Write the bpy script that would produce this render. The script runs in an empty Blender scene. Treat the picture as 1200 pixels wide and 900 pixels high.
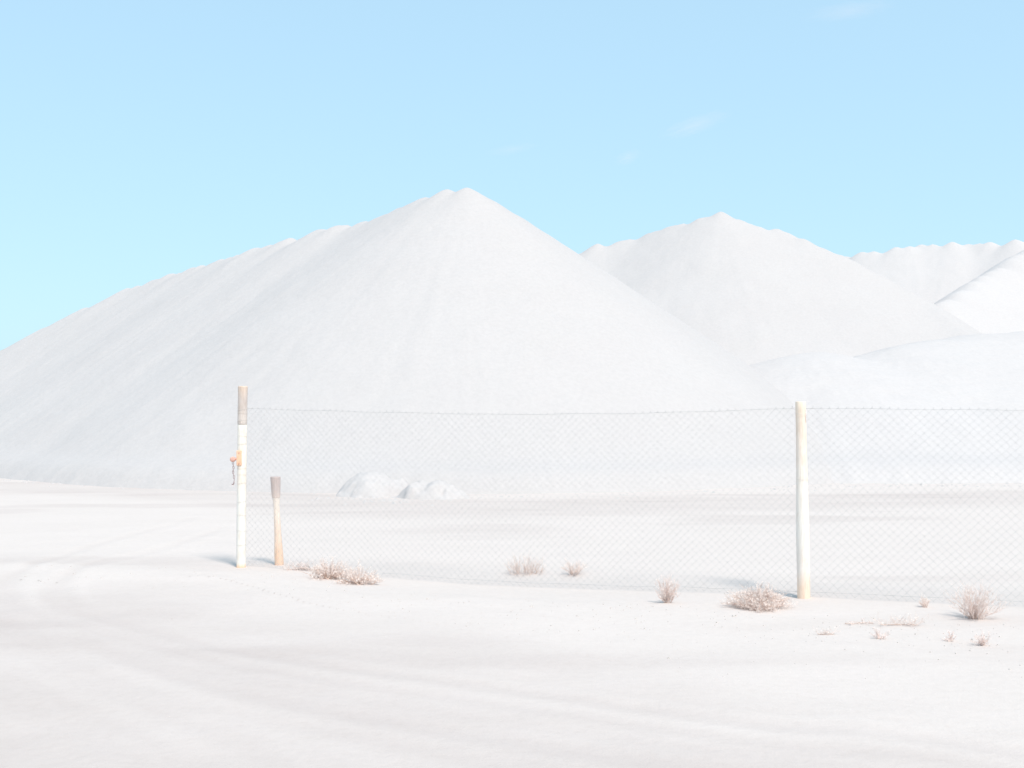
import bpy, math, random
import numpy as np

random.seed(7)
rng = np.random.default_rng(7)
scn = bpy.context.scene

# ------------------------------------------------------------------ camera
F, CX, YH, EYE = 1300.0, 600.0, 482.0, 1.70        # focal length, horizon and eye height
cam_d = bpy.data.cameras.new('camera')
cam = bpy.data.objects.new('camera', cam_d)
scn.collection.objects.link(cam)
cam.location = (0, 0, EYE)
cam.rotation_euler = (math.radians(90), 0, 0)
cam_d.sensor_width = 36.0
cam_d.lens = F / 1200.0 * 36.0
cam_d.shift_y = (YH - 450.0) / 1200.0
cam_d.clip_start = 0.05
cam_d.clip_end = 12000.0
scn.camera = cam

# ------------------------------------------------------------------ world, sun, exposure
SUN_ELEV, SUN_AZ = math.radians(58), math.radians(150)   # azimuth measured clockwise from +Y
world = bpy.data.worlds.new('World')
scn.world = world
world.use_nodes = True
wn, wl = world.node_tree.nodes, world.node_tree.links
wn.clear()
w_out = wn.new('ShaderNodeOutputWorld')
w_bg = wn.new('ShaderNodeBackground')
w_sky = wn.new('ShaderNodeTexSky')
w_sky.sky_type = 'NISHITA'
w_sky.sun_disc = False
w_sky.sun_elevation = SUN_ELEV
w_sky.sun_rotation = SUN_AZ
w_sky.altitude = 0
w_sky.air_density = 1.0
w_sky.dust_density = 1.4
w_sky.ozone_density = 4.0
w_bg.inputs['Strength'].default_value = 0.15
w_gam = wn.new('ShaderNodeGamma')                  # a hazy, evenly bright high-summer sky
w_gam.inputs['Gamma'].default_value = 0.25
w_tint = wn.new('ShaderNodeMix'); w_tint.data_type = 'RGBA'; w_tint.blend_type = 'MULTIPLY'
w_tint.inputs[0].default_value = 1.0
w_tint.inputs[7].default_value = (1.76, 2.39, 2.68, 1)
wl.new(w_sky.outputs['Color'], w_gam.inputs['Color'])
wl.new(w_gam.outputs['Color'], w_tint.inputs[6])
wl.new(w_tint.outputs[2], w_bg.inputs['Color'])
wl.new(w_bg.outputs['Background'], w_out.inputs['Surface'])

sun_d = bpy.data.lights.new('sun', 'SUN')
sun_d.energy = 2.0
sun_d.angle = math.radians(12)
sun_d.color = (1.0, 0.93, 0.85)
sun = bpy.data.objects.new('sun', sun_d)
scn.collection.objects.link(sun)
sun.location = (20, -20, 40)
sun.rotation_euler = (math.radians(90) - SUN_ELEV, 0, math.pi - SUN_AZ)

scn.view_settings.view_transform = 'Standard'
scn.view_settings.look = 'None'
scn.view_settings.gamma = 1.0
scn.view_settings.use_curve_mapping = False
scn.view_settings.exposure = 0.8
scn.render.engine = 'CYCLES'
scn.cycles.max_bounces = 8
scn.cycles.diffuse_bounces = 5
scn.cycles.volume_bounces = 3

# ------------------------------------------------------------------ helpers
def link(o, parent=None):
    scn.collection.objects.link(o)
    if parent is not None:
        o.parent = parent
    return o

def tag(o, label=None, cat=None, group=None, kind=None):
    if label: o['label'] = label
    if cat: o['category'] = cat
    if group: o['group'] = group
    if kind: o['kind'] = kind
    return o

def empty(name, loc=(0, 0, 0), rz=0.0):
    o = bpy.data.objects.new(name, None)
    o.empty_display_size = 0.1
    o.location = loc
    o.rotation_euler = (0, 0, rz)
    return link(o)

class MB:
    """collects vertices and faces, then links them as ONE mesh object"""
    def __init__(self):
        self.v, self.f = [], []
    def tube(self, pts, rad, n=6, cap=True):
        pts = [np.array(p, float) for p in pts]
        if not hasattr(rad, '__len__'):
            rad = [rad] * len(pts)
        base = len(self.v)
        up = None
        for i, p in enumerate(pts):
            t = pts[min(i + 1, len(pts) - 1)] - pts[max(i - 1, 0)]
            t = t / (np.linalg.norm(t) + 1e-12)
            if up is None:
                ref = np.array([0, 0, 1.0]) if abs(t[2]) < 0.9 else np.array([1.0, 0, 0])
                a = np.cross(t, ref)
            else:
                a = up - t * np.dot(up, t)
            a = a / (np.linalg.norm(a) + 1e-12)
            up = a
            b = np.cross(t, a)
            for k in range(n):
                th = 2 * math.pi * k / n
                self.v.append(tuple(p + rad[i] * (a * math.cos(th) + b * math.sin(th))))
        for i in range(len(pts) - 1):
            for k in range(n):
                q = base + i * n
                self.f.append((q + k, q + (k + 1) % n, q + n + (k + 1) % n, q + n + k))
        if cap:
            self.f.append(tuple(base + k for k in range(n))[::-1])
            q = base + (len(pts) - 1) * n
            self.f.append(tuple(q + k for k in range(n)))
        return self
    def quad(self, a, b, c, d):
        i = len(self.v)
        self.v += [tuple(a), tuple(b), tuple(c), tuple(d)]
        self.f.append((i, i + 1, i + 2, i + 3))
    def build(self, name, mat, parent=None, smooth=True):
        me = bpy.data.meshes.new(name)
        me.from_pydata(self.v, [], self.f)
        if smooth:
            me.polygons.foreach_set('use_smooth', [True] * len(me.polygons))
        me.materials.append(mat)
        me.update()
        return link(bpy.data.objects.new(name, me), parent)

def grid_mesh(name, X, Y, Z, mat, attrs=None, keep=None, parent=None):
    ny, nx = X.shape
    co = np.stack([X, Y, Z], -1).reshape(-1, 3)
    idx = np.arange(nx * ny).reshape(ny, nx)
    q = np.stack([idx[:-1, :-1], idx[:-1, 1:], idx[1:, 1:], idx[1:, :-1]], -1).reshape(-1, 4)
    if keep is not None:
        kk = keep.reshape(-1)
        q = q[kk[q].any(1)]
        used = np.unique(q)
        remap = np.full(nx * ny, -1)
        remap[used] = np.arange(len(used))
        q = remap[q]
        co = co[used]
        if attrs: attrs = {k: a.reshape(-1)[used] for k, a in attrs.items()}
    elif attrs:
        attrs = {k: a.reshape(-1) for k, a in attrs.items()}
    me = bpy.data.meshes.new(name)
    me.vertices.add(len(co)); me.vertices.foreach_set('co', co.astype(np.float32).ravel())
    me.loops.add(len(q) * 4); me.loops.foreach_set('vertex_index', q.astype(np.int32).ravel())
    me.polygons.add(len(q))
    me.polygons.foreach_set('loop_start', np.arange(0, len(q) * 4, 4, dtype=np.int32))
    me.update(calc_edges=True)
    me.polygons.foreach_set('use_smooth', np.ones(len(q), dtype=bool))
    for k, a in (attrs or {}).items():
        at = me.attributes.new(k, 'FLOAT', 'POINT')
        at.data.foreach_set('value', a.astype(np.float32))
    me.materials.append(mat)
    return link(bpy.data.objects.new(name, me), parent)

LAT = rng.random((512, 512))
def vnoise(x, y):
    x = np.asarray(x, float); y = np.asarray(y, float)
    xi = np.floor(x).astype(int); yi = np.floor(y).astype(int)
    fx, fy = x - xi, y - yi
    fx = fx * fx * (3 - 2 * fx); fy = fy * fy * (3 - 2 * fy)
    g = lambda a, b: LAT[a % 512, b % 512]
    return ((g(xi, yi) * (1 - fx) + g(xi + 1, yi) * fx) * (1 - fy)
            + (g(xi, yi + 1) * (1 - fx) + g(xi + 1, yi + 1) * fx) * fy) * 2 - 1

def fbm(x, y, o=4, s=0.0):
    t, a, r = 0, 1.0, 0
    for k in range(o):
        t = t + a * vnoise(x * 2 ** k + 17.3 * k + s, y * 2 ** k - 9.1 * k + 2 * s)
        r += a; a *= 0.5
    return t / r

def sstep(a, b, x):
    t = np.clip((x - a) / (b - a), 0, 1)
    return t * t * (3 - 2 * t)

def at(px, py, d):
    return np.array([(px - CX) / F * d, d, EYE + (YH - py) / F * d])

# ------------------------------------------------------------------ materials
def new_mat(name):
    m = bpy.data.materials.new(name); m.use_nodes = True
    nt = m.node_tree
    b = nt.nodes['Principled BSDF']
    b.inputs['Specular IOR Level'].default_value = 0.2
    return m, nt, b

def ramp(nt, fac, stops):
    r = nt.nodes.new('ShaderNodeValToRGB')
    e = r.color_ramp.elements
    while len(e) < len(stops): e.new(0.5)
    for k, (p, c) in enumerate(stops):
        e[k].position = p; e[k].color = (*c, 1)
    nt.links.new(fac, r.inputs['Fac'])
    return r.outputs['Color']

def noise(nt, vec, scale, detail=4, rough=0.55, dist=0.0):
    n = nt.nodes.new('ShaderNodeTexNoise')
    n.inputs['Scale'].default_value = scale
    n.inputs['Detail'].default_value = detail
    n.inputs['Roughness'].default_value = rough
    n.inputs['Distortion'].default_value = dist
    if vec is not None: nt.links.new(vec, n.inputs['Vector'])
    return n.outputs['Fac']

def mapping(nt, src, scale=(1, 1, 1), rot=(0, 0, 0)):
    mp = nt.nodes.new('ShaderNodeMapping')
    mp.inputs['Scale'].default_value = scale
    mp.inputs['Rotation'].default_value = rot
    nt.links.new(src, mp.inputs['Vector'])
    return mp.outputs['Vector']

def mix(nt, fac, a, b, mode='MIX'):
    m = nt.nodes.new('ShaderNodeMix'); m.data_type = 'RGBA'; m.blend_type = mode
    if isinstance(fac, (int, float)): m.inputs[0].default_value = fac
    else: nt.links.new(fac, m.inputs[0])
    for s, v in ((6, a), (7, b)):
        if isinstance(v, tuple): m.inputs[s].default_value = (*v, 1)
        else: nt.links.new(v, m.inputs[s])
    return m.outputs[2]

def math_n(nt, op, a, b):
    m = nt.nodes.new('ShaderNodeMath'); m.operation = op; m.use_clamp = (op == 'MULTIPLY_ADD')
    for s, v in ((0, a), (1, b)):
        if isinstance(v, (int, float)): m.inputs[s].default_value = v
        else: nt.links.new(v, m.inputs[s])
    return m.outputs[0]

def bump(nt, b, height, strength, dist):
    n = nt.nodes.new('ShaderNodeBump')
    n.inputs['Strength'].default_value = strength
    n.inputs['Distance'].default_value = dist
    nt.links.new(height, n.inputs['Height'])
    nt.links.new(n.outputs['Normal'], b.inputs['Normal'])

def coords(nt, which='Object'):
    return nt.nodes.new('ShaderNodeTexCoord').outputs[which]

# salt of the heaps: clean, coarse white crystal with faint grey streaks
def salt_mat(name='heaped_salt', k=1.0):
    m, nt, b = new_mat(name)
    co = coords(nt)
    base = ramp(nt, noise(nt, co, 0.35, 6, 0.6), [(0.3, (0.532, 0.484, 0.466)), (0.7, (0.547, 0.499, 0.481))])
    fine = ramp(nt, noise(nt, co, 9.0, 5, 0.7), [(0.35, (0.95, 0.95, 0.95)), (0.6, (1, 1, 1))])
    base = mix(nt, 1.0, base, fine, 'MULTIPLY')
    nt.links.new(mix(nt, 1.0, base, (k, k, k), 'MULTIPLY'), b.inputs['Base Color'])
    b.inputs['Roughness'].default_value = 0.8
    bump(nt, b, noise(nt, co, 5.0, 8, 0.7), 0.35, 0.06)
    return m

# salt flat mixed with pale dust where it is driven on (attribute 'dirt' = share of dust)
def ground_mat():
    m, nt, b = new_mat('salt_crust')
    co = coords(nt)
    a = nt.nodes.new('ShaderNodeAttribute'); a.attribute_name = 'dirt'
    n1 = noise(nt, mapping(nt, co, (0.5, 1.3, 1), (0, 0, math.radians(-22))), 0.9, 7, 0.6)
    n2 = noise(nt, co, 14.0, 6, 0.65)
    clean = ramp(nt, n1, [(0.3, (0.634, 0.552, 0.510)), (0.65, (0.658, 0.573, 0.531))])  # lighter than heaped salt: the flat's stronger light is put into its colour
    dirty = ramp(nt, n1, [(0.3, (0.489, 0.408, 0.377)), (0.7, (0.537, 0.457, 0.426))])
    col = mix(nt, a.outputs['Fac'], clean, dirty)
    speck = ramp(nt, n2, [(0.30, (0.90, 0.885, 0.875)), (0.55, (1, 1, 1))])
    nt.links.new(mix(nt, 0.35, col, speck, 'MULTIPLY'), b.inputs['Base Color'])
    b.inputs['Roughness'].default_value = 0.85
    h = math_n(nt, 'ADD', n2, math_n(nt, 'MULTIPLY', noise(nt, co, 55, 3), 0.4))
    bump(nt, b, h, 0.3, 0.02)
    return m

def simple_mat(name, c0, c1, scale=12, rough=0.7, metal=0.0, stretch=(1, 1, 1)):
    m, nt, b = new_mat(name)
    co = mapping(nt, coords(nt), stretch)
    nt.links.new(ramp(nt, noise(nt, co, scale, 5, 0.6), [(0.3, c0), (0.7, c1)]), b.inputs['Base Color'])
    b.inputs['Roughness'].default_value = rough
    b.inputs['Metallic'].default_value = metal
    bump(nt, b, noise(nt, co, scale * 2.5, 5, 0.6), 0.4, 0.004)
    return m

def post_mat(name, stops, zmax, edge=0.06):
    """paint, bare wood and stains of a post, laid out along its height with ragged edges"""
    m, nt, b = new_mat(name)
    co = coords(nt)
    sep = nt.nodes.new('ShaderNodeSeparateXYZ'); nt.links.new(co, sep.inputs[0])
    rag = noise(nt, mapping(nt, co, (1, 1, 0.15)), 45, 4, 0.6)
    z = math_n(nt, 'ADD', math_n(nt, 'DIVIDE', sep.outputs['Z'], zmax),
               math_n(nt, 'MULTIPLY', math_n(nt, 'SUBTRACT', rag, 0.5), edge * 2))
    col = ramp(nt, z, stops)
    grain = ramp(nt, noise(nt, mapping(nt, co, (1, 1, 0.08)), 90, 5, 0.65), [(0.3, (0.86, 0.84, 0.82)), (0.6, (1, 1, 1))])
    blot = ramp(nt, noise(nt, mapping(nt, co, (1, 1, 0.4)), 16, 4, 0.6), [(0.28, (0.90, 0.85, 0.80)), (0.5, (1, 1, 1))])
    nt.links.new(mix(nt, 0.8, mix(nt, 1.0, col, grain, 'MULTIPLY'), blot, 'MULTIPLY'), b.inputs['Base Color'])
    b.inputs['Roughness'].default_value = 0.75
    bump(nt, b, noise(nt, mapping(nt, co, (1, 1, 0.08)), 70, 5, 0.65), 0.5, 0.006)
    return m

WHITE, CREAM, PEACH = (0.91, 0.845, 0.775), (0.95, 0.84, 0.74), (0.95, 0.64, 0.42)
M_SALT, M_GROUND = salt_mat('heaped_salt', 1.03), ground_mat()
M_SALT_SECOND, M_SALT_SUNLIT = salt_mat('second_heaped_salt', 1.03), salt_mat('sunlit_heaped_salt', 1.09)   # same salt; sunlight on the right-hand heaps is put into the lighter copy
M_FRESH = salt_mat('fresh_salt', 1.07)             # newly tipped, not yet greyed by dust
M_GATEPOST = post_mat('painted_gate_post', [(0.0, (0.86, 0.60, 0.38)), (0.03, PEACH), (0.055, WHITE), (0.42, WHITE), (0.5, CREAM), (0.77, (0.95, 0.87, 0.78))], 1.98, 0.008)
M_BARE = post_mat('bare_grey_timber', [(0.0, (0.62, 0.53, 0.48)), (0.10, (0.74, 0.64, 0.58)), (0.6, (0.66, 0.56, 0.51)), (0.95, (0.78, 0.61, 0.50))], 0.44, 0.10)
M_POST = post_mat('cream_painted_post', [(0.0, (0.92, 0.72, 0.57)), (0.09, (0.94, 0.74, 0.60)), (0.17, (0.94, 0.83, 0.75)), (0.35, (0.95, 0.87, 0.79)), (0.6, (0.95, 0.85, 0.76)), (0.8, (0.95, 0.80, 0.69)), (1.0, (0.93, 0.76, 0.62))], 1.83, 0.02)
M_STUMP = post_mat('weathered_stump', [(0.0, (0.93, 0.64, 0.47)), (0.16, (0.93, 0.66, 0.50)), (0.38, (0.93, 0.72, 0.59)), (0.7, (0.94, 0.80, 0.70)), (0.9, (0.94, 0.83, 0.75))], 1.0, 0.06)
M_STUMPTOP = post_mat('grey_stump_end', [(0.0, (0.78, 0.63, 0.56)), (0.4, (0.66, 0.54, 0.50)), (1.0, (0.66, 0.54, 0.51))], 0.24, 0.1)
M_RUST = simple_mat('pale_rust', (0.84, 0.48, 0.30), (0.93, 0.60, 0.42), 30, 0.8)
M_RUSTRED = simple_mat('red_rust', (0.66, 0.34, 0.27), (0.80, 0.48, 0.39), 40, 0.8)
M_CHAIN = simple_mat('dark_chain', (0.36, 0.27, 0.27), (0.52, 0.40, 0.39), 60, 0.6, 0.3)
M_WIRE = simple_mat('galvanised_wire', (0.50, 0.48, 0.47), (0.64, 0.61, 0.59), 8, 0.6, 0.3)
M_TIE = simple_mat('dull_tie_wire', (0.66, 0.60, 0.55), (0.80, 0.72, 0.66), 20, 0.7)
M_TWIG = simple_mat('dry_twig', (0.70, 0.53, 0.46), (0.97, 0.85, 0.79), 30, 0.9)
M_TWIGPALE = simple_mat('bleached_twig', (0.82, 0.65, 0.58), (0.97, 0.85, 0.79), 30, 0.9)
M_TWIGDARK = simple_mat('woody_twig', (0.54, 0.37, 0.29), (0.82, 0.63, 0.53), 6, 0.9)
M_LEAF = simple_mat('dry_leaf', (0.84, 0.67, 0.59), (0.98, 0.89, 0.83), 30, 0.9)
M_LEAFGREY = simple_mat('grey_pink_leaf', (0.82, 0.66, 0.61), (0.97, 0.83, 0.78), 30, 0.9)

# ------------------------------------------------------------------ fence line on the ground plan
PL = at(282.5, 664, F * EYE / (664 - YH))[:2]      # gate post
PR = at(942.0, 700, F * EYE / (700 - YH))[:2]      # middle post
DIR = (PR - PL); BAY = float(np.linalg.norm(DIR)); DIR = DIR / BAY
NRM = np.array([-DIR[1], DIR[0]])                  # points away from the camera side
if NRM[1] < 0: NRM = -NRM

def fence_uv(x, y):
    dx, dy = x - PL[0], y - PL[1]
    return dx * DIR[0] + dy * DIR[1], dx * NRM[0] + dy * NRM[1]

# ------------------------------------------------------------------ terrain functions
_memo = {}
def path_dist(x, y, pts):
    key = (np.shape(x), float(x.flat[0]), float(y.flat[0]), float(y.flat[-1]), pts[0], pts[-1])
    if key not in _memo: _memo[key] = path_dist_raw(x, y, pts)
    return _memo[key]

def path_dist_raw(x, y, pts):
    x = x.astype(np.float32); y = y.astype(np.float32)
    best = np.full(np.shape(x), 1e9, np.float32)
    for (ax, ay), (bx, by) in zip(pts[:-1], pts[1:]):
        L2 = (bx - ax) ** 2 + (by - ay) ** 2
        ux, uy = (bx - ax) / L2, (by - ay) / L2
        dx, dy = x - np.float32(ax), y - np.float32(ay)
        t = np.clip(dx * np.float32(ux) + dy * np.float32(uy), 0, 1)
        dx -= t * np.float32(bx - ax); dy -= t * np.float32(by - ay)
        np.minimum(best, dx * dx + dy * dy, out=best)
    return np.sqrt(best)

def smooth_path(ctrl, n=6):
    c = [np.array(p, float) for p in ctrl]
    c = [2 * c[0] - c[1]] + c + [2 * c[-1] - c[-2]]
    out = []
    for i in range(1, len(c) - 2):
        for k in range(n):
            t = k / n
            out.append(0.5 * ((2 * c[i]) + (c[i + 1] - c[i - 1]) * t + (2 * c[i - 1] - 5 * c[i] + 4 * c[i + 1] - c[i + 2]) * t ** 2
                              + (3 * c[i] - c[i - 1] - 3 * c[i + 1] + c[i + 2]) * t ** 3))
    out.append(c[-2])
    return [tuple(p) for p in out]

GP = lambda px, py: tuple(at(px, py, F * EYE / (py - YH))[:2])
TRACKS = [  # tyre ruts that come along the road and swing in through the gateway on the left
    (smooth_path([(9, 1.0), GP(1250, 890), GP(900, 850), GP(600, 808), GP(320, 770), GP(160, 735), GP(70, 705), GP(90, 668), GP(190, 642), GP(262, 618)]), 0.16, 1.0),
    (smooth_path([(7.5, -.4), GP(1150, 960), GP(800, 900), GP(560, 862), GP(290, 815), GP(120, 765), GP(10, 715), GP(20, 672), GP(120, 636), GP(230, 606)]), 0.17, 0.8),
    (smooth_path([(5, -3), GP(700, 985), GP(450, 930), GP(325, 888), GP(200, 838), GP(90, 790), GP(15, 745), GP(-90, 690), GP(-160, 640)]), 0.18, 0.9),
    (smooth_path([(3, -4), GP(350, 960), GP(200, 900), GP(90, 850), GP(-30, 790), GP(-150, 730), GP(-260, 668)]), 0.2, 0.7),
    (smooth_path([GP(-300, 640), GP(-60, 628), GP(120, 618), GP(240, 606), GP(420, 600), GP(700, 604)]), 0.3, 0.5),
    (smooth_path([GP(1500, 760), GP(1200, 772), GP(1000, 752), GP(760, 735), GP(520, 706), GP(380, 690), GP(240, 676)]), 0.14, 0.4),
    (smooth_path([GP(1500, 596), GP(1150, 612), GP(930, 606), GP(650, 600), GP(420, 588), GP(100, 580), GP(-200, 578)]), 0.5, 0.2),
]
TRACKS = [(pts, w * 0.55, st * k) for pts, w, st in TRACKS for k in (1.0,)] + [
    ([(x + 0.05, y - 0.42) for x, y in pts], w * 0.4, st * 0.6) for pts, w, st in TRACKS[:4]] + [
    ([(x - 0.03, y + 0.30) for x, y in pts], w * 0.35, st * 0.5) for pts, w, st in TRACKS[:4]]
ROAD_EDGE = smooth_path([GP(-900, 640), GP(-300, 652), GP(60, 672), GP(230, 672), GP(400, 704), GP(600, 738), GP(900, 796), GP(1200, 850), GP(1600, 905)])
ROAD_EDGE_A = np.array(ROAD_EDGE)

def road_side(x, y):
    """metres inside the road (positive) or beyond its far edge (negative)"""
    ye = np.interp(x, ROAD_EDGE_A[:, 0], ROAD_EDGE_A[:, 1])
    return (ye - y) * 0.75

def dirt(x, y):
    near = 1.0
    w = fbm(x * 0.35, y * 0.35, 4, 3.0)
    r = sstep(-0.6, 1.8, road_side(x, y) + 0.9 * w)
    streak = fbm(x * 0.22, road_side(x, y) * 1.7, 5, 8.0)
    d = r * (0.50 + 0.18 * streak)
    for pts, wd, st in TRACKS:
        pd = path_dist(x, y, pts)
        d = d + 0.17 * st * np.exp(-(pd / (wd * 1.1)) ** 2) * (0.6 + 0.6 * fbm(x * 1.5, y * 1.5, 3, 5.0))
        d = d - 0.11 * st * np.exp(-((pd - wd * 2.3) / (wd * 0.8)) ** 2)
    # damp dusty lane along the foot of the heaps
    lane = smooth_path([GP(-300, 570), GP(60, 572), GP(280, 580), GP(420, 592), GP(600, 593), GP(760, 590), GP(930, 588), GP(1200, 583), GP(1500, 580)])
    ld = path_dist(x, y, lane)
    ex = np.interp(x, [-14, -6, -2, 3, 20], [0.55, 0.7, 1.0, 0.95, 0.6])
    d = d + 0.46 * ex * sstep(2.6, 0.9, ld + 0.9 * w) * (0.85 + 0.35 * fbm(x * 0.7, y * 2.2, 4, 1.0))
    # scattered dusty patches
    d = d + 0.32 * sstep(0.12, 0.5, fbm(x * 0.22 + 4, y * 0.8, 4, 11.0)) * sstep(4, 7, y)
    # darker patch on the ground left of each post's foot
    for p, q in ((PL, 0.55), (PR, 0.25)):
        d = d + q * 0.5 * np.exp(-(((x - p[0] + 0.35) / 0.6) ** 2 + ((y - p[1]) / 0.35) ** 2))
    return np.clip(d, 0, 1)

def ground_z(x, y):
    x = np.asarray(x, float); y = np.asarray(y, float)
    fade = np.exp(-(np.maximum(np.hypot(x, y - 12) - 22, 0) / 25) ** 2)
    u, v = fence_uv(x, y)
    z = 0.012 * fbm(x * 0.45, y * 0.45, 4) + 0.008 * fbm(x * 2.6, y * 2.6, 4, 2.0)
    z = z - 0.075 * np.exp(-((u - 0.48 * BAY) / 2.0) ** 2) * np.exp(-((v + 0.1) / 0.9) ** 2)      # dip under the mesh
    z = z + 0.05 * np.exp(-((v - 0.75) / 0.35) ** 2) * sstep(0.5, 1.6, u) * (0.7 + 0.5 * fbm(u * 1.3, v, 3, 4.0)) # little bank behind it
    z = z + 0.030 * np.exp(-((v + 0.85) / 0.5) ** 2) * (0.6 + 0.8 * fbm(u * 0.6, v * 1.5, 3, 6.0))   # graded verge
    for pts, wd, st in TRACKS:
        pd = path_dist(x, y, pts)
        z = z - 0.007 * st * np.exp(-(pd / wd) ** 2) + 0.004 * st * np.exp(-((pd - wd * 1.9) / (wd * 0.7)) ** 2)
    z = z + 0.006 * np.sin(0) 
    return z * fade

def gz(x, y): return float(ground_z(np.array([x]), np.array([y]))[0])

def axis(lo, hi, d, far, g=1.18):
    c = list(np.arange(lo, hi + d / 2, d))
    s = d; a = c[-1]
    while a < far: s *= g; a += s; c.append(a)
    s = d; a = c[0]; pre = []
    while a > -far: s *= g; a -= s; pre.append(a)
    return np.array(pre[::-1] + c)

# ------------------------------------------------------------------ ground, road and lane sheets
gx, gy = axis(-13, 13, 0.07, 4000), axis(3.0, 31, 0.07, 4000)
GX, GY = np.meshgrid(gx, gy)
GZ = ground_z(GX, GY)
tag(grid_mesh('ground', GX, GY, GZ, M_GROUND, {'dirt': dirt(GX, GY)}), kind='structure')

rx, ry = axis(-9, 8, 0.07, 60), axis(3.0, 12.5, 0.07, 20)
RX, RY = np.meshgrid(rx, ry)
keep = (road_side(RX, RY) + 0.25 * fbm(RX * 0.6, RY * 0.6, 3, 9.0) > 0.35)
tag(grid_mesh('dirt_road', RX, RY, ground_z(RX, RY) + 0.004, M_GROUND, {'dirt': dirt(RX, RY)}, keep), kind='structure')

# ------------------------------------------------------------------ salt heaps
def heap(name, chains, s, res, ext, seed, jits=0.12, spacing=0.7, soft=0.07, rough=0.05, flute=0.05, warp=0.06, fq=18, rf=0.9, mat=None, rr=0.012):
    r = np.random.default_rng(seed)
    cones, rrs = [], []
    for ci0, ch in enumerate(chains):
        jit = jits if not hasattr(jits, '__len__') else jits[ci0]
        rc = rr if not hasattr(rr, '__len__') else rr[ci0]
        P = np.array([at(*c) for c in ch])
        L = np.concatenate([[0], np.cumsum(np.linalg.norm(np.diff(P[:, :2], axis=0), axis=1))])
        n = max(2, int(L[-1] / spacing))
        t = np.sort(np.clip(np.linspace(0, L[-1], n) + r.normal(0, spacing * 0.25, n), 0, L[-1]))
        for tt in t:
            p = [np.interp(tt, L, P[:, k]) for k in range(3)]
            p[0] += r.normal(0, 0.3 * jit); p[1] += r.normal(0, jit); p[2] += -abs(r.normal(0, jit))
            cones.append(p); rrs.append(rc)
        for k in range(len(ch)):
            if len(ch[k]) == 3: cones.append(P[k]); rrs.append(rc)
    x = np.arange(ext[0], ext[1], res); y = np.arange(ext[2], ext[3], res)
    X, Y = np.meshgrid(x, y)
    wx = X + warp * fbm(X * 0.3, Y * 0.3, 3, seed); wy = Y + warp * fbm(X * 0.3, Y * 0.3, 3, seed + 5.5)
    acc = np.zeros_like(X); top = np.full_like(X, -1e9); ang = np.zeros_like(X); dst = np.zeros_like(X)
    hs = []
    for ci, c in enumerate(cones):
        dx, dy = wx - c[0], wy - c[1]
        D = np.hypot(dx, dy)
        hgt = c[2] - s * (np.sqrt(D * D + rrs[ci]) - math.sqrt(rrs[ci]))
        m = hgt > top
        top = np.where(m, hgt, top); ang = np.where(m, np.arctan2(dy, dx) * fq + ci * 1.7, ang); dst = np.where(m, D, dst)
        hs.append(hgt)
    for hgt in hs: acc += np.exp(np.clip((hgt - top) / soft, -40, 0))
    H = top + soft * np.log(acc)
    # rills down the fall line, growing away from the crest, and loose lumps
    H = H + flute * sstep(0.2, 3.0, dst) * (fbm(ang, dst * 0.12, 4, seed) + 0.5 * fbm(ang * 3.3, dst * 0.3, 3, seed + 1.0))
    H = H + rough * fbm(X * rf, Y * rf, 5, seed + 2.0) + 0.35 * rough * fbm(X * 4.5, Y * 4.5, 3, seed + 3.0)
    # spread toe
    H = np.where(H < 0.9, 0.9 * (np.clip(H, -3, .9) / 0.9 + 0.22 * np.exp(-((H - 0.15) / 0.35) ** 2)), H)
    H = np.where(H < -0.3, -0.3, H)
    return grid_mesh(name, X, Y, H, mat or M_SALT, None, H > -0.29)

G_HEAP = 'salt heaps behind the fence'
h1 = heap('salt_heap', [
    [(548, 222, 36.5), (524, 223, 36.8), (500, 231, 37.1), (470, 245, 37.5), (450, 253, 37.8), (430, 259, 38.1), (398, 264.5, 38.6), (372, 271, 39.2), (340, 279, 40),
     (318, 286, 40.4), (300, 291, 40.7), (260, 304, 41.7), (200, 321, 43), (150, 338, 43.5), (100, 361, 43.3), (50, 387, 42.8), (0, 415, 42.5), (-70, 446, 43), (-150, 478, 43.5), (-260, 496, 44)],
    [(548, 222, 36.5), (572, 235, 36.7), (604, 254, 37)]],
    0.68, 0.10, (-42, 16, 16, 68), 21, 0.035, 0.5, 0.06, 0.035, 0.018)
tag(h1, 'tall white salt heap with a long left ramp, nearest and largest of the heaps', 'salt heap', G_HEAP)
h2 = heap('salt_heap', [
    [(845, 251, 56), (820, 257, 56), (790, 265, 56.5), (760, 274, 57), (730, 283, 57), (700, 287, 57), (660, 300, 57)],
    [(845, 251, 56), (868, 261, 55.5), (890, 267, 55), (912, 270, 55), (940, 281, 54), (985, 301, 53), (1030, 325, 52), (1060, 342, 51), (1100, 367, 49), (1150, 405, 46), (1200, 440, 43)]],
    0.68, 0.14, (-12, 40, 26, 80), 33, 0.03, 0.8, 0.12, 0.045, 0.02, mat=M_SALT_SECOND)
tag(h2, 'sharp-peaked white salt heap standing behind the right shoulder of the largest heap', 'salt heap', G_HEAP)
h3 = heap('salt_heap', [
    [(960, 312, 77), (990, 301, 76), (1010, 296, 75), (1050, 289, 74), (1080, 286, 74), (1115, 283, 73), (1135, 286, 73), (1160, 284, 72), (1190, 281, 71), (1240, 278, 70), (1320, 282, 70)],
    [(1310, 262, 66), (1250, 268, 64), (1190, 300, 58), (1140, 332, 54), (1102, 357, 51)],
     [(1310, 262, 66), (1400, 275, 64), (1500, 300, 62)]],
    0.68, 0.18, (5, 80, 26, 105), 45, (0.16, 0.01, 0.01), 0.9, 0.12, 0.05, 0.03, rr=(0.02, 0.05, 0.05), mat=M_SALT_SUNLIT)
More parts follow.
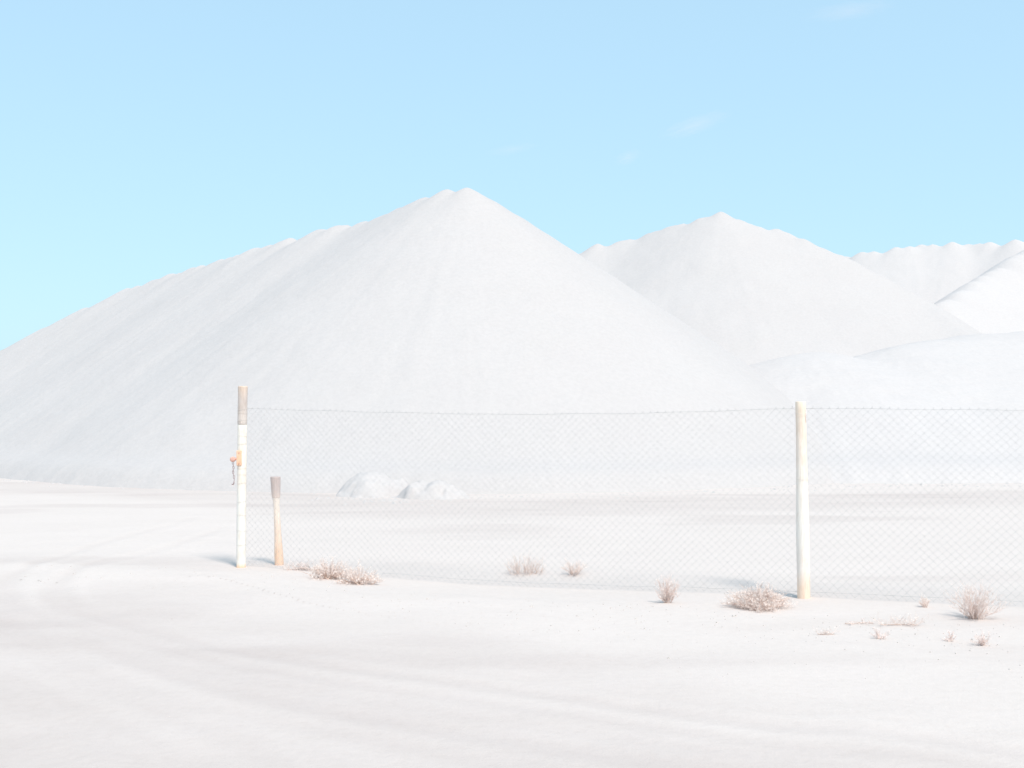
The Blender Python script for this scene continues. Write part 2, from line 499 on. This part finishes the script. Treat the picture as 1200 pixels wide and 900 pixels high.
tag(h3, 'long white salt heap with a level scalloped crest, farthest back at the right edge', 'salt heap', G_HEAP)
h4 = heap('salt_heap', [
    [(870, 448, 36), (895, 434, 36), (925, 424, 36), (958, 416, 36.5), (982, 424, 37), (1002, 433, 37), (1025, 422, 37.5), (1050, 412, 38), (1090, 403, 39.5), (1140, 396, 41), (1200, 392, 42), (1260, 390, 43), (1340, 396, 43)]],
    0.40, 0.10, (2, 34, 18, 52), 57, 0.02, 0.5, 0.10, 0.05, 0.02, rr=0.8, mat=M_SALT_SUNLIT)
tag(h4, 'low rounded white salt bank in front of the sharp-peaked heap', 'salt heap', G_HEAP)

def mound(name, pts, s, seed, label, ext):
    o = heap(name, [pts], s, 0.04, ext, seed, 0.05, 0.16, 0.012, 0.11, 0.02, 0.12, 8, 4.5, M_FRESH)
    return tag(o, label, 'salt mound', 'small tipped salt mounds at the heap foot')
mound('salt_mound', [(410, 582, 22.6), (422, 573, 22.6), (434, 559, 22.6), (443, 568, 22.6), (460, 571, 22.6), (476, 579, 22.6)], 0.72, 61,
      'jagged little mound of tipped white salt at the foot of the largest heap', (-6, 0, 20.5, 25.5))
mound('salt_mound', [(482, 582, 21.9), (498, 575, 21.9), (516, 574, 21.9), (530, 579, 21.9)], 0.7, 71,
      'small rounded mound of clean white salt right of the jagged mound', (-4, 1, 20.4, 24))

# loose lumps along the foot of the heaps
rb = MB()
spots = []
for k in range(1500):
    px = random.uniform(-200, 1400)
    py = np.interp(px, [-200, 0, 280, 450, 600, 900, 1200, 1400], [560, 563, 571, 580, 578, 570, 567, 566]) + random.gauss(0, 3.0)
    spots.append(GP(px, py))
for k in range(220):                     # skirt of the little tipped mounds
    spots.append(GP(random.gauss(460, 42), 583 + abs(random.gauss(0, 4.5))))
sz = ground_z(np.array([q[0] for q in spots]), np.array([q[1] for q in spots]))
for (x, y), zz in zip(spots, sz):
    r = min(0.10, 0.012 + 0.022 * random.expovariate(1.0))
    c = np.array([x, y, float(zz) - r * 0.25])
    b0 = len(rb.v)
    dirs = [(1, 0, 0), (0, 1, 0), (-1, 0, 0), (0, -1, 0), (.1, .1, 1), (0, 0, -1)]
    a = random.uniform(0, 6.3)
    for d in dirs:
        q = r * random.uniform(0.7, 1.25)
        rb.v.append((c[0] + q * (d[0] * math.cos(a) - d[1] * math.sin(a)), c[1] + q * (d[0] * math.sin(a) + d[1] * math.cos(a)), c[2] + q * 0.6 * d[2]))
    for i in range(4):
        rb.f.append((b0 + i, b0 + (i + 1) % 4, b0 + 4)); rb.f.append((b0 + (i + 1) % 4, b0 + i, b0 + 5))
tag(rb.build('salt_rubble', M_FRESH, smooth=False), 'loose white salt lumps scattered along the foot of the heaps', 'rubble', kind='stuff')

# small clods and crumbs lying on the verge and along the ruts
cl = MB()
spots = []
for k in range(500):
    px = random.uniform(-60, 1260)
    py = np.interp(px, [0, 280, 450, 600, 900, 1200], [672, 664, 690, 702, 722, 740]) + abs(random.gauss(0, 26)) - 4
    spots.append(GP(px, py))
sz = ground_z(np.array([q[0] for q in spots]), np.array([q[1] for q in spots]))
for (x, y), zz in zip(spots, sz):
    r = min(0.03, 0.002 + 0.003 * random.expovariate(1.0))
    z = float(zz) + 0.004
    b0 = len(cl.v); a = random.uniform(0, 6.3); n = 5
    for i in range(n):
        q = r * random.uniform(0.7, 1.3); th = a + 2 * math.pi * i / n
        cl.v.append((x + q * math.cos(th), y + q * math.sin(th), z - 0.006))
    for i in range(n):
        q = r * random.uniform(0.4, 0.8); th = a + 2 * math.pi * i / n
        cl.v.append((x + q * math.cos(th), y + q * math.sin(th), z + r * random.uniform(0.2, 0.6)))
    for i in range(n): cl.f.append((b0 + i, b0 + (i + 1) % n, b0 + n + (i + 1) % n, b0 + n + i))
    cl.f.append(tuple(b0 + n + i for i in range(n)))
tag(cl.build('salt_crumbs', simple_mat('dusty_crumb', (0.56, 0.50, 0.46), (0.64, 0.57, 0.53), 3, 0.9), smooth=False),
    'pale crumbs of salt and soil scattered over the road verge', 'rubble', kind='stuff')

# ------------------------------------------------------------------ fence
fence = empty('chain_link_fence', (PL[0], PL[1], 0))
tag(fence, 'see-through chain link fence hung on white timber posts beside the dirt road', 'fence')
def loc(p): return (p[0] - PL[0], p[1] - PL[1], p[2])

def round_post(name, base, top, r0, r1, mat, parent, seed, n=18, prof=None, split=0.0, rot=0.0):
    """a turned timber post standing at its own origin; uneven, with a chamfered, slightly dished top"""
    h = top[2] - base[2]
    mb = MB(); lean = np.array([top[0] - base[0], top[1] - base[1]])
    ts = list(np.linspace(0, 1, 26)) + [1.0, 1.0]
    for i, t in enumerate(ts):
        for k in range(n):
            th = 2 * math.pi * k / n + rot
            r = (r0 + (r1 - r0) * t) * (prof(t) if prof else 1.0)
            r *= 1 + 0.03 * float(vnoise(np.array(math.cos(th) * 1.6 + seed), np.array(math.sin(th) * 1.6 + t * 7)))
            z = h * t
            if i == len(ts) - 3: z = h - 0.006
            if i == len(ts) - 2: r *= 0.94; z = h
            if i == len(ts) - 1: r *= 0.45; z = h - 0.004
            mb.v.append((lean[0] * t + r * math.cos(th), lean[1] * t + r * math.sin(th), z))
    for i in range(len(ts) - 1):
        for k in range(n):
            a, b = i * n + k, i * n + (k + 1) % n
            mb.f.append((a, b, b + n, a + n))
    mb.f.append(tuple((len(ts) - 1) * n + k for k in range(n)))
    o = mb.build(name, mat, parent)
    o.location = base if parent is None else (base[0] - parent.matrix_basis.translation[0], base[1] - parent.matrix_basis.translation[1], base[2] - parent.matrix_basis.translation[2])
    return o

dL = PL[1]; dR = PR[1]
zL, zR = gz(*PL), gz(*PR)
gp_b = np.array([PL[0], PL[1], zL - 0.06]); gp_t = at(284.0, 497, dL)
gate = round_post('post', gp_b, gp_t, 0.052, 0.050, M_GATEPOST, fence, 3)
tag(gate, 'white-painted gate post with a bare grey top and rusty latch')
# bare upper length of the same timber, a little thicker than the wrapped and painted shaft
ub = np.array([gp_t[0], gp_t[1], gp_t[2] - 0.004]); ut = at(284.6, 452.5, dL)
cap = round_post('bare_top', ub, ut, 0.0515, 0.0525, M_BARE, None, 5)
cap.parent = gate; cap.location = tuple(ub - gp_b)
rp_b = np.array([PR[0], PR[1], zR - 0.06]); rp_t = at(938.3, 470.5, dR)
mid = round_post('post', rp_b, rp_t, 0.058, 0.050, M_POST, fence, 8, prof=lambda t: 1.0 + 0.07 * math.sin(t * 5) - 0.02 * math.sin(t * 11))
tag(mid, 'cream-painted post with a rust-orange foot')
PF = PR + DIR * BAY
zF = gz(*PF)
far_b = np.array([PF[0], PF[1], zF - 0.06]); far_t = np.array([PF[0] + .02, PF[1], 1.80])
round_post('post', far_b, far_t, 0.056, 0.050, M_POST, fence, 12)
# split near the top of the middle post: a sliver of raised timber beside a dark check
sp = MB(); sp.tube([(0.036, -0.036, 1.66), (0.0365, -0.0375, 1.72), (0.037, -0.036, 1.785)], [0.002, 0.006, 0.004], 5)
s_ = sp.build('split', M_TWIG, mid); s_.location = (rp_t[0] - rp_b[0], rp_t[1] - rp_b[1], 0)

# mesh: woven zigzag wires
def top_line(u):
    """height of the top wire along the fence"""
    uu = np.array([0, 0.25, 0.5, 0.75, 1.0, 1.25, 1.6, 2.0]) * BAY
    pz = []
    for q, py in zip(uu, [478, 482, 485, 483.5, 477.5, 479.5, 481, 478]):
        p = PL + DIR * q
        pz.append(EYE + (YH - py) / F * p[1])
    return np.interp(u, uu, pz)

PITCH, ROWS = 0.037, 24
def wire_bay(u0, u1, seed):
    mb = MB(); n = int(round((u1 - u0) / PITCH)); pw = (u1 - u0) / n
    q = random.Random(seed)
    for i in range(n):
        pts = []
        for j in range(2 * ROWS + 1):
            t = j / (2 * ROWS)
            zig = (j + i) % 2
            u = u0 + (i + (1.04 if zig else -0.04)) * pw + 0.0015 * math.sin(j * 1.7 + i)
            u = min(max(u, u0 + 0.002), u1 - 0.002)
            b = PL + DIR * u
            bo = 0.035 * float(vnoise(np.array(u * 0.8 + seed), np.array(t * 1.5)))
            off = 0.0025 * (1 if zig else -1) + bo * math.sin(math.pi * min(1, max(0, (u - u0) / (u1 - u0))))
            p = b + NRM * (off + 0.060)
            zb = gz_line(u) + 0.012
            z = zb + (float(top_line(u)) - zb) * t + 0.004 * math.sin(u * 9 + t * 5)
            pts.append(loc((p[0], p[1], z)))
        e = np.array(pts[-1]); pts.append(tuple(e + np.array([0.005, 0, 0.012])))
        mb.tube(pts, 0.0011, 3, cap=False)
    return mb
_ul = np.linspace(-0.1, 2.05 * BAY, 220)
_gl = ground_z(PL[0] + DIR[0] * _ul, PL[1] + DIR[1] * _ul)
def gz_line(u): return float(np.interp(u, _ul, _gl))
for (a, b, sd) in ((0.03, BAY, 1), (BAY, 2 * BAY, 2)):
    w = wire_bay(a, b, sd).build('wire_mesh', M_WIRE, fence)
    tag(w, kind='stuff')
    for name, dz, rr in (('top_wire', -0.006, 0.0013), ('bottom_wire', None, 0.0012)):
        t = MB(); pts = []
        for u in np.linspace(a, b, 40):
            p = PL + DIR * u + NRM * 0.063
            z = (top_line(u) + dz) if dz is not None else gz_line(u) + 0.05
            pts.append(loc((p[0], p[1], float(z) + 0.003 * math.sin(u * 7))))
        t.tube(pts, rr, 4).build(name, M_WIRE, fence)

# tie wires wound round the posts
def tie(post, base, top, z, r, name='tie_wire'):
    f = (z - base[2]) / (top[2] - base[2]); mb = MB(); pts = []
    for k in range(15):
        th = 2 * math.pi * k / 13
        pts.append(((top[0] - base[0]) * f + r * math.cos(th), (top[1] - base[1]) * f + r * math.sin(th), z - base[2] + (0.003 + 0.006 * abs(math.sin(z * 37))) * math.sin(th + z * 29)))
    mb.tube(pts, 0.0013, 4).build(name, M_TIE, post)
for py in (479, 484, 493, 511, 520, 548, 556, 566, 588, 604, 621, 638):
    z = at(284, py, dL)[2]
    tie(gate, gp_b, gp_t, z, 0.0545)
for py in (486, 561, 640):
    tie(mid, rp_b, rp_t, at(938, py, dR)[2], 0.057)

# latch on the gate post
def box_mb(c, s, bev=0.15):
    mb = MB(); c = np.array(c, float); s = np.array(s, float) / 2
    lev = [(-1, 1 - bev), (-1 + bev, 1), (1 - bev, 1), (1, 1 - bev)]
    for (zz, k) in lev:
        q = [(1, 1 - bev), (1 - bev, 1), (-1 + bev, 1), (-1, 1 - bev), (-1, -1 + bev), (-1 + bev, -1), (1 - bev, -1), (1, -1 + bev)]
        for (xx, yy) in q: mb.v.append(tuple(c + s * np.array([xx * k, yy * k, zz])))
    for i in range(3):
        for k in range(8): mb.f.append((i * 8 + k, i * 8 + (k + 1) % 8, i * 8 + 8 + (k + 1) % 8, i * 8 + 8 + k))
    mb.f.append(tuple(range(8))[::-1]); mb.f.append(tuple(range(24, 32)))
    return mb
lp = at(282, 536.5, dL) - gp_b
box_mb((lp[0] - 0.004, lp[1] - 0.050, lp[2]), (0.056, 0.014, 0.165), 0.12).build('latch_plate', M_RUST, gate)
kb = at(274.2, 538, dL) - gp_b
MB().tube([(kb[0] + 0.055, -0.045, kb[2] + .002), (kb[0], -0.045, kb[2])], 0.010, 8).build('latch_bolt', M_RUSTRED, gate)
kn = MB()
kn.tube([(kb[0] - 0.0, -0.070, kb[2]), (kb[0], -0.064, kb[2]), (kb[0], -0.030, kb[2]), (kb[0], -0.024, kb[2])], [0.020, 0.029, 0.029, 0.020], 12)
kn.build('latch_knob', M_RUSTRED, gate)
for dz in (-0.06, 0.06):
    MB().tube([(lp[0] - 0.004, lp[1] - 0.063, lp[2] + dz), (lp[0] - 0.004, lp[1] - 0.056, lp[2] + dz)], [0.006, 0.008], 8).build('rivet', M_RUSTRED, gate)

# chain that hangs from the latch knob
ch0 = np.array([gp_b[0] + kb[0], gp_b[1] - 0.047, gp_b[2] + kb[2] - 0.022])
chain = empty('chain', tuple(ch0))
tag(chain, 'short dark rusty chain hanging from the latch on the gate post', 'chain')
def link_mesh():
    mb = MB(); pts = []
    for k in range(13):
        th = 2 * math.pi * k / 12
        pts.append((0.0085 * math.cos(th), 0, 0.018 * math.sin(th)))
    mb.tube(pts, 0.0032, 5, cap=False)
    return mb
lk = link_mesh().build('link', M_CHAIN, chain)
lk.location = (0, 0, -0.016)
for k in range(1, 8):
    c = lk.copy(); link(c, chain)
    c.location = (0.004 * math.sin(k * 1.1) + 0.0016 * k, 0.002 * math.cos(k), -0.016 - 0.0255 * k); c.rotation_euler = (0.1 * math.sin(k * 2), 0.12 * math.cos(k), (k % 2) * math.pi / 2 + 0.2)
hk = MB(); hk.tube([(0.010, 0, -0.214), (0.012, 0, -0.228), (0.004, 0, -0.250), (-0.007, 0, -0.258), (-0.014, 0, -0.246)], [0.005, 0.007, 0.008, 0.007, 0.004], 7)
hk.build('hook', M_CHAIN, chain)

# ------------------------------------------------------------------ short weathered post inside the gateway
dS = F * EYE / (661.5 - YH)
SB = at(327.5, 661.5, dS); zS = gz(SB[0], SB[1])
stump = empty('short_post', (SB[0], SB[1], zS))
tag(stump, 'short weathered post with a thick grey head and rust-orange foot beside the gate post', 'post')
def stump_prof(t):
    return float(np.interp(t, [0, 0.08, 0.2, 0.45, 0.7, 0.86, 0.95, 1.0], [1.0, 1.06, 1.05, 0.86, 0.78, 0.74, 0.84, 0.98]))
b0 = np.array([SB[0], SB[1], zS - 0.05]); t0 = at(323.6, 582, dS)
sh = round_post('shaft', b0, t0, 0.046, 0.046, M_STUMP, stump, 14, 16, stump_prof)
hb = t0 - np.array([0, 0, 0.012]); ht = at(322.8, 558.5, dS)
hd = round_post('head', hb, ht, 0.046, 0.058, M_STUMPTOP, stump, 17, 16)

# ------------------------------------------------------------------ shrubs
def twig(mb, p, d, L, r, n=4, curl=0.25, sides=3, q=random):
    pts = [np.array(p, float)]; d = np.array(d, float); d /= np.linalg.norm(d)
    for k in range(n):
        d = d + np.array([q.gauss(0, curl), q.gauss(0, curl), q.gauss(0, curl * 0.6)]) * 0.5
        d /= np.linalg.norm(d)
        pts.append(pts[-1] + d * L / n)
    mb.tube(pts, [r * (1 - 0.75 * k / n) for k in range(n + 1)], sides, cap=False)
    return pts, d

def leaf(mb, p, size, q):
    a = np.array([q.gauss(0, 1), q.gauss(0, 1), q.gauss(0.4, 1)]); a /= np.linalg.norm(a)
    b = np.cross(a, [q.gauss(0, 1), q.gauss(0, 1), q.gauss(0, 1)]); b /= np.linalg.norm(b) + 1e-9
    p = np.array(p); L = size * q.uniform(0.7, 1.4)
    mb.quad(p, p + a * L * 0.5 + b * L * 0.22, p + a * L, p + a * L * 0.5 - b * L * 0.22)

def shrub(px, py_base, w_px, h_px, style, label, seed, cat='shrub', mt=None, ml=None, dens=1.0, lean=0.0):
    q = random.Random(seed)
    d = F * EYE / (py_base - YH)
    B = at(px, py_base, d); W = w_px / F * d; H = h_px / F * d
    z0 = gz(B[0], B[1])
    root = empty('dry_shrub', (B[0], B[1], z0))
    tag(root, label, cat, 'dry shrubs on the salt verge')
    tw, st, lf = MB(), MB(), MB()
    mt = mt or M_TWIG; ml = ml or M_LEAF
    px1 = d / F
    if style == 'spiky':                    # upright tuft: many bare near-vertical stems from a wide foot
        for k in range(int(95 * dens)):
            x0 = q.uniform(-0.42, 0.42) * W; y0 = q.gauss(0, 0.16) * W
            hh = H * q.uniform(0.35, 1.0) * (1 - 0.35 * abs(x0 / (0.5 * W)))
            pts, dd = twig(tw, (x0, y0, -0.01), (x0 / W * 0.8 + q.gauss(lean, 0.18), y0 / W * 0.8 + q.gauss(0, 0.18), 1), hh, px1 * 0.20, 4, 0.22, 3, q)
            for p in pts[1:4]:
                for s in range(2):
                    if q.random() < 0.75:
                        pp, _ = twig(tw, p, dd + np.array([q.gauss(0, .6), q.gauss(0, .6), 0.2]), hh * q.uniform(0.15, 0.4), px1 * 0.17, 2, 0.3, 3, q)
                        leaf(lf, pp[-1], px1 * 1.2, q)
        for k in range(9):
            twig(st, (q.uniform(-.35, .35) * W, q.gauss(0, .1) * W, -0.01), (q.gauss(0, .5), q.gauss(0, .4), 0.8), H * 0.35, px1 * 0.5, 3, 0.3, 4, q)
    elif style == 'mound':                  # dense low dome of short branching twigs and small leaves
        for k in range(int(150 * dens)):
            th = q.uniform(0, 2 * math.pi); ph = math.acos(q.uniform(0.03, 1))
            g = 0.78 + 0.22 * math.sin(3 * th + seed) * math.sin(ph) + q.gauss(0, 0.07)
            dv = np.array([math.sin(ph) * math.cos(th) * W * 0.5 * g, math.sin(ph) * math.sin(th) * W * 0.42 * g, math.cos(ph) * H * q.uniform(0.7, 1.1) * (0.85 + 0.15 * math.sin(5 * th)) + 0.01])
            o = dv * q.uniform(0.15, 0.55); o[2] *= 0.5; L = np.linalg.norm(dv - o)
            pts, dd = twig(tw, o, dv - o, L, px1 * 0.22, 4, 0.2, 3, q)
            for p in pts[1:]:
                for s in range(3):
                    pp, _ = twig(tw, p, dd + np.array([q.gauss(0, .8), q.gauss(0, .8), q.gauss(0.2, .5)]), 0.25 * H * q.uniform(0.4, 1.0), px1 * 0.2, 2, 0.4, 3, q)
                    leaf(lf, pp[-1], px1 * 1.7, q); leaf(lf, pp[1], px1 * 1.5, q)
        for k in range(16):
            th = q.uniform(0, 2 * math.pi)
            twig(st, (q.gauss(0, .12) * W, q.gauss(0, .1) * W, 0), (math.cos(th), math.sin(th), q.uniform(0.2, 0.9)), W * 0.36, px1 * 0.55, 4, 0.3, 4, q)
    elif style == 'fan':                    # open bush, branching stems fanning out from one root
        for k in range(int(46 * dens)):
            ax = q.uniform(-1, 1)
            dv = np.array([ax * W * 0.5 + lean * W, q.gauss(0, 0.28) * W, H * (1 - 0.45 * ax * ax) * q.uniform(0.55, 1.02)])
            L = np.linalg.norm(dv)
            pts, dd = twig(st if k % 4 == 0 else tw, (q.gauss(0, .07) * W, q.gauss(0, .05) * W, -0.01), dv, L, px1 * 0.28, 5, 0.22, 3, q)
            for p in pts[1:]:
                for s in range(3):
                    if q.random() < 0.85:
                        pp, _ = twig(tw, p, dd + np.array([q.gauss(0, .55), q.gauss(0, .55), 0.35]), L * q.uniform(0.12, 0.36), px1 * 0.2, 3, 0.3, 3, q)
                        for g in pp[1:]:
                            if q.random() < 0.6: leaf(lf, g, px1 * 1.3, q)
    else:                                   # 'creep': low straggling runner
        for k in range(int(40 * dens)):
            x0 = q.uniform(-0.45, 0.45) * W
            pts, dd = twig(tw, (x0, q.gauss(0, .08) * W, 0.004), (q.choice((-1, 1)) * 0.8, q.gauss(0, .4), q.uniform(0.2, 1.0)), H * q.uniform(0.5, 1.3), px1 * 0.26, 4, 0.35, 3, q)
            for p in pts[1:]:
                if q.random() < 0.8:
                    pp, _ = twig(tw, p, dd + np.array([q.gauss(0, .8), q.gauss(0, .6), 0.5]), H * q.uniform(0.2, 0.5), px1 * 0.2, 2, 0.4, 3, q)
                    leaf(lf, pp[-1], px1 * 1.5, q)
        twig(st, (-0.45 * W, 0, 0.006), (1, 0.05, 0.0), 0.9 * W, px1 * 0.4, 6, 0.12, 4, q)
        twig(st, (0.4 * W, 0.02, 0.006), (-1, 0.08, 0.02), 0.7 * W, px1 * 0.35, 6, 0.15, 4, q)
    tag(tw.build('twigs', mt, root), kind='stuff')
    if st.v: st.build('stem', M_TWIGDARK, root)
    if lf.v: tag(lf.build('leaves', ml, root, smooth=False), kind='stuff')
    return root

shrub(354, 666, 40, 12, 'creep', 'very faint low grey-pink weeds between the short post and the first tan shrub', 101, mt=M_TWIGPALE, ml=M_LEAFGREY, dens=1.2)
shrub(386, 675, 58, 23, 'mound', 'low tan shrub, left one of the joined pair near the short post', 102, dens=0.62)
shrub(420, 681, 56, 22, 'mound', 'low tan shrub, right one of the joined pair near the short post', 103, dens=0.55)
shrub(617, 671, 46, 29, 'spiky', 'upright spiky brown shrub behind the middle of the left fence bay', 104)
shrub(671, 674, 28, 18, 'fan', 'small pinkish tuft just right of the upright spiky shrub', 105, mt=M_TWIGPALE, dens=0.6)
shrub(782, 706, 25, 30, 'fan', 'narrow upright grey-pink shrub alone in front of the fence mesh', 106, dens=0.95, ml=M_LEAFGREY)
shrub(890, 713, 86, 28, 'mound', 'wide dome-shaped brown shrub at the foot of the cream post', 107, dens=1.7)
shrub(1084, 712, 12, 13, 'fan', 'tiny tan tuft under the right fence bay, left of the big pink bush', 108, mt=M_TWIGPALE, dens=0.4)
shrub(1142, 727, 56, 37, 'fan', 'big pink fan-shaped bush near the right edge of the verge', 109, dens=1.5, ml=M_LEAFGREY, lean=0.08)
shrub(1053, 734, 48, 13, 'creep', 'low straggling reddish plant lying on the salt right of the cream post', 110)
shrub(968, 743, 22, 9, 'creep', 'tiny dark sprig lying nearest the foot of the wide dome-shaped shrub', 111, dens=0.4)
shrub(1031, 748, 20, 13, 'fan', 'small pale sprouting tuft in front of the straggling reddish plant', 112, mt=M_TWIGPALE, dens=0.3, ml=M_LEAFGREY)
shrub(1114, 752, 14, 14, 'fan', 'thin two-stemmed pale tuft, left of the two tufts in front of the big bush', 113, mt=M_TWIGPALE, dens=0.22, ml=M_LEAFGREY)
shrub(1152, 757, 24, 17, 'fan', 'pale spreading tuft, right of the two tufts in front of the big bush', 114, mt=M_TWIGPALE, dens=0.45, ml=M_LEAFGREY)
shrub(1008, 732, 40, 4, 'creep', 'thin line of dead twigs left of the straggling reddish plant', 115, mt=M_TWIGPALE, dens=0.5, ml=M_LEAFGREY, cat='twigs')

# ------------------------------------------------------------------ faint clouds
def cloud_mat():
    m = bpy.data.materials.new('cloud_vapour'); m.use_nodes = True
    nt = m.node_tree; nt.nodes.clear()
    out = nt.nodes.new('ShaderNodeOutputMaterial'); vol = nt.nodes.new('ShaderNodeVolumePrincipled')
    co = coords(nt)
    ln = nt.nodes.new('ShaderNodeVectorMath'); ln.operation = 'LENGTH'; nt.links.new(co, ln.inputs[0])
    body = math_n(nt, 'SUBTRACT', noise(nt, mapping(nt, co, (1.2, 1.2, 2.6), (0, 0.3, 0)), 2.2, 5, 0.6, 0.6), math_n(nt, 'MULTIPLY', ln.outputs['Value'], 0.60))
    dens = math_n(nt, 'MULTIPLY', math_n(nt, 'MAXIMUM', body, 0.0), 0.012)
    nt.links.new(dens, vol.inputs['Density'])
    vol.inputs['Color'].default_value = (1.0, 0.88, 0.84, 1)
    vol.inputs['Anisotropy'].default_value = 0.1
    nt.links.new(vol.outputs['Volume'], out.inputs['Volume'])
    return m
M_CLOUD = cloud_mat()
def cloud(px, py, w_px, h_px, tilt, label, seed):
    D = 1600.0; c = at(px, py, D)
    mb = MB(); n, k2 = 20, 10
    r = np.random.default_rng(seed)
    for i in range(k2 + 1):
        th = math.pi * i / k2
        for j in range(n):
            ph = 2 * math.pi * j / n
            q = 1 + 0.12 * float(vnoise(np.array(3 * math.cos(ph) + seed), np.array(3 * math.sin(ph) + 2 * th)))
            mb.v.append((q * math.sin(th) * math.cos(ph), q * math.sin(th) * math.sin(ph), q * math.cos(th)))
    for i in range(k2):
        for j in range(n):
            mb.f.append((i * n + j, (i + 1) * n + j, (i + 1) * n + (j + 1) % n, i * n + (j + 1) % n))
    o = mb.build('cloud', M_CLOUD)
    o.location = c; o.scale = (w_px / F * D / 2, h_px / F * D * 1.2, h_px / F * D / 2)
    o.rotation_euler = (0, math.radians(-tilt), 0)
    return tag(o, label, 'cloud', 'faint wisps of cloud')
cloud(996, 12, 130, 24, 7, 'long pale pink wisp of cloud at the top edge of the sky', 1)
cloud(736, 184, 40, 20, 18, 'small bright wisp of cloud above the gap between the two peaks', 2)
cloud(815, 146, 105, 26, 17, 'stretched faint wisp of cloud just above the sharp-peaked heap', 3)
cloud(600, 175, 80, 14, 9, 'barely visible streak of cloud above the largest heap', 4)
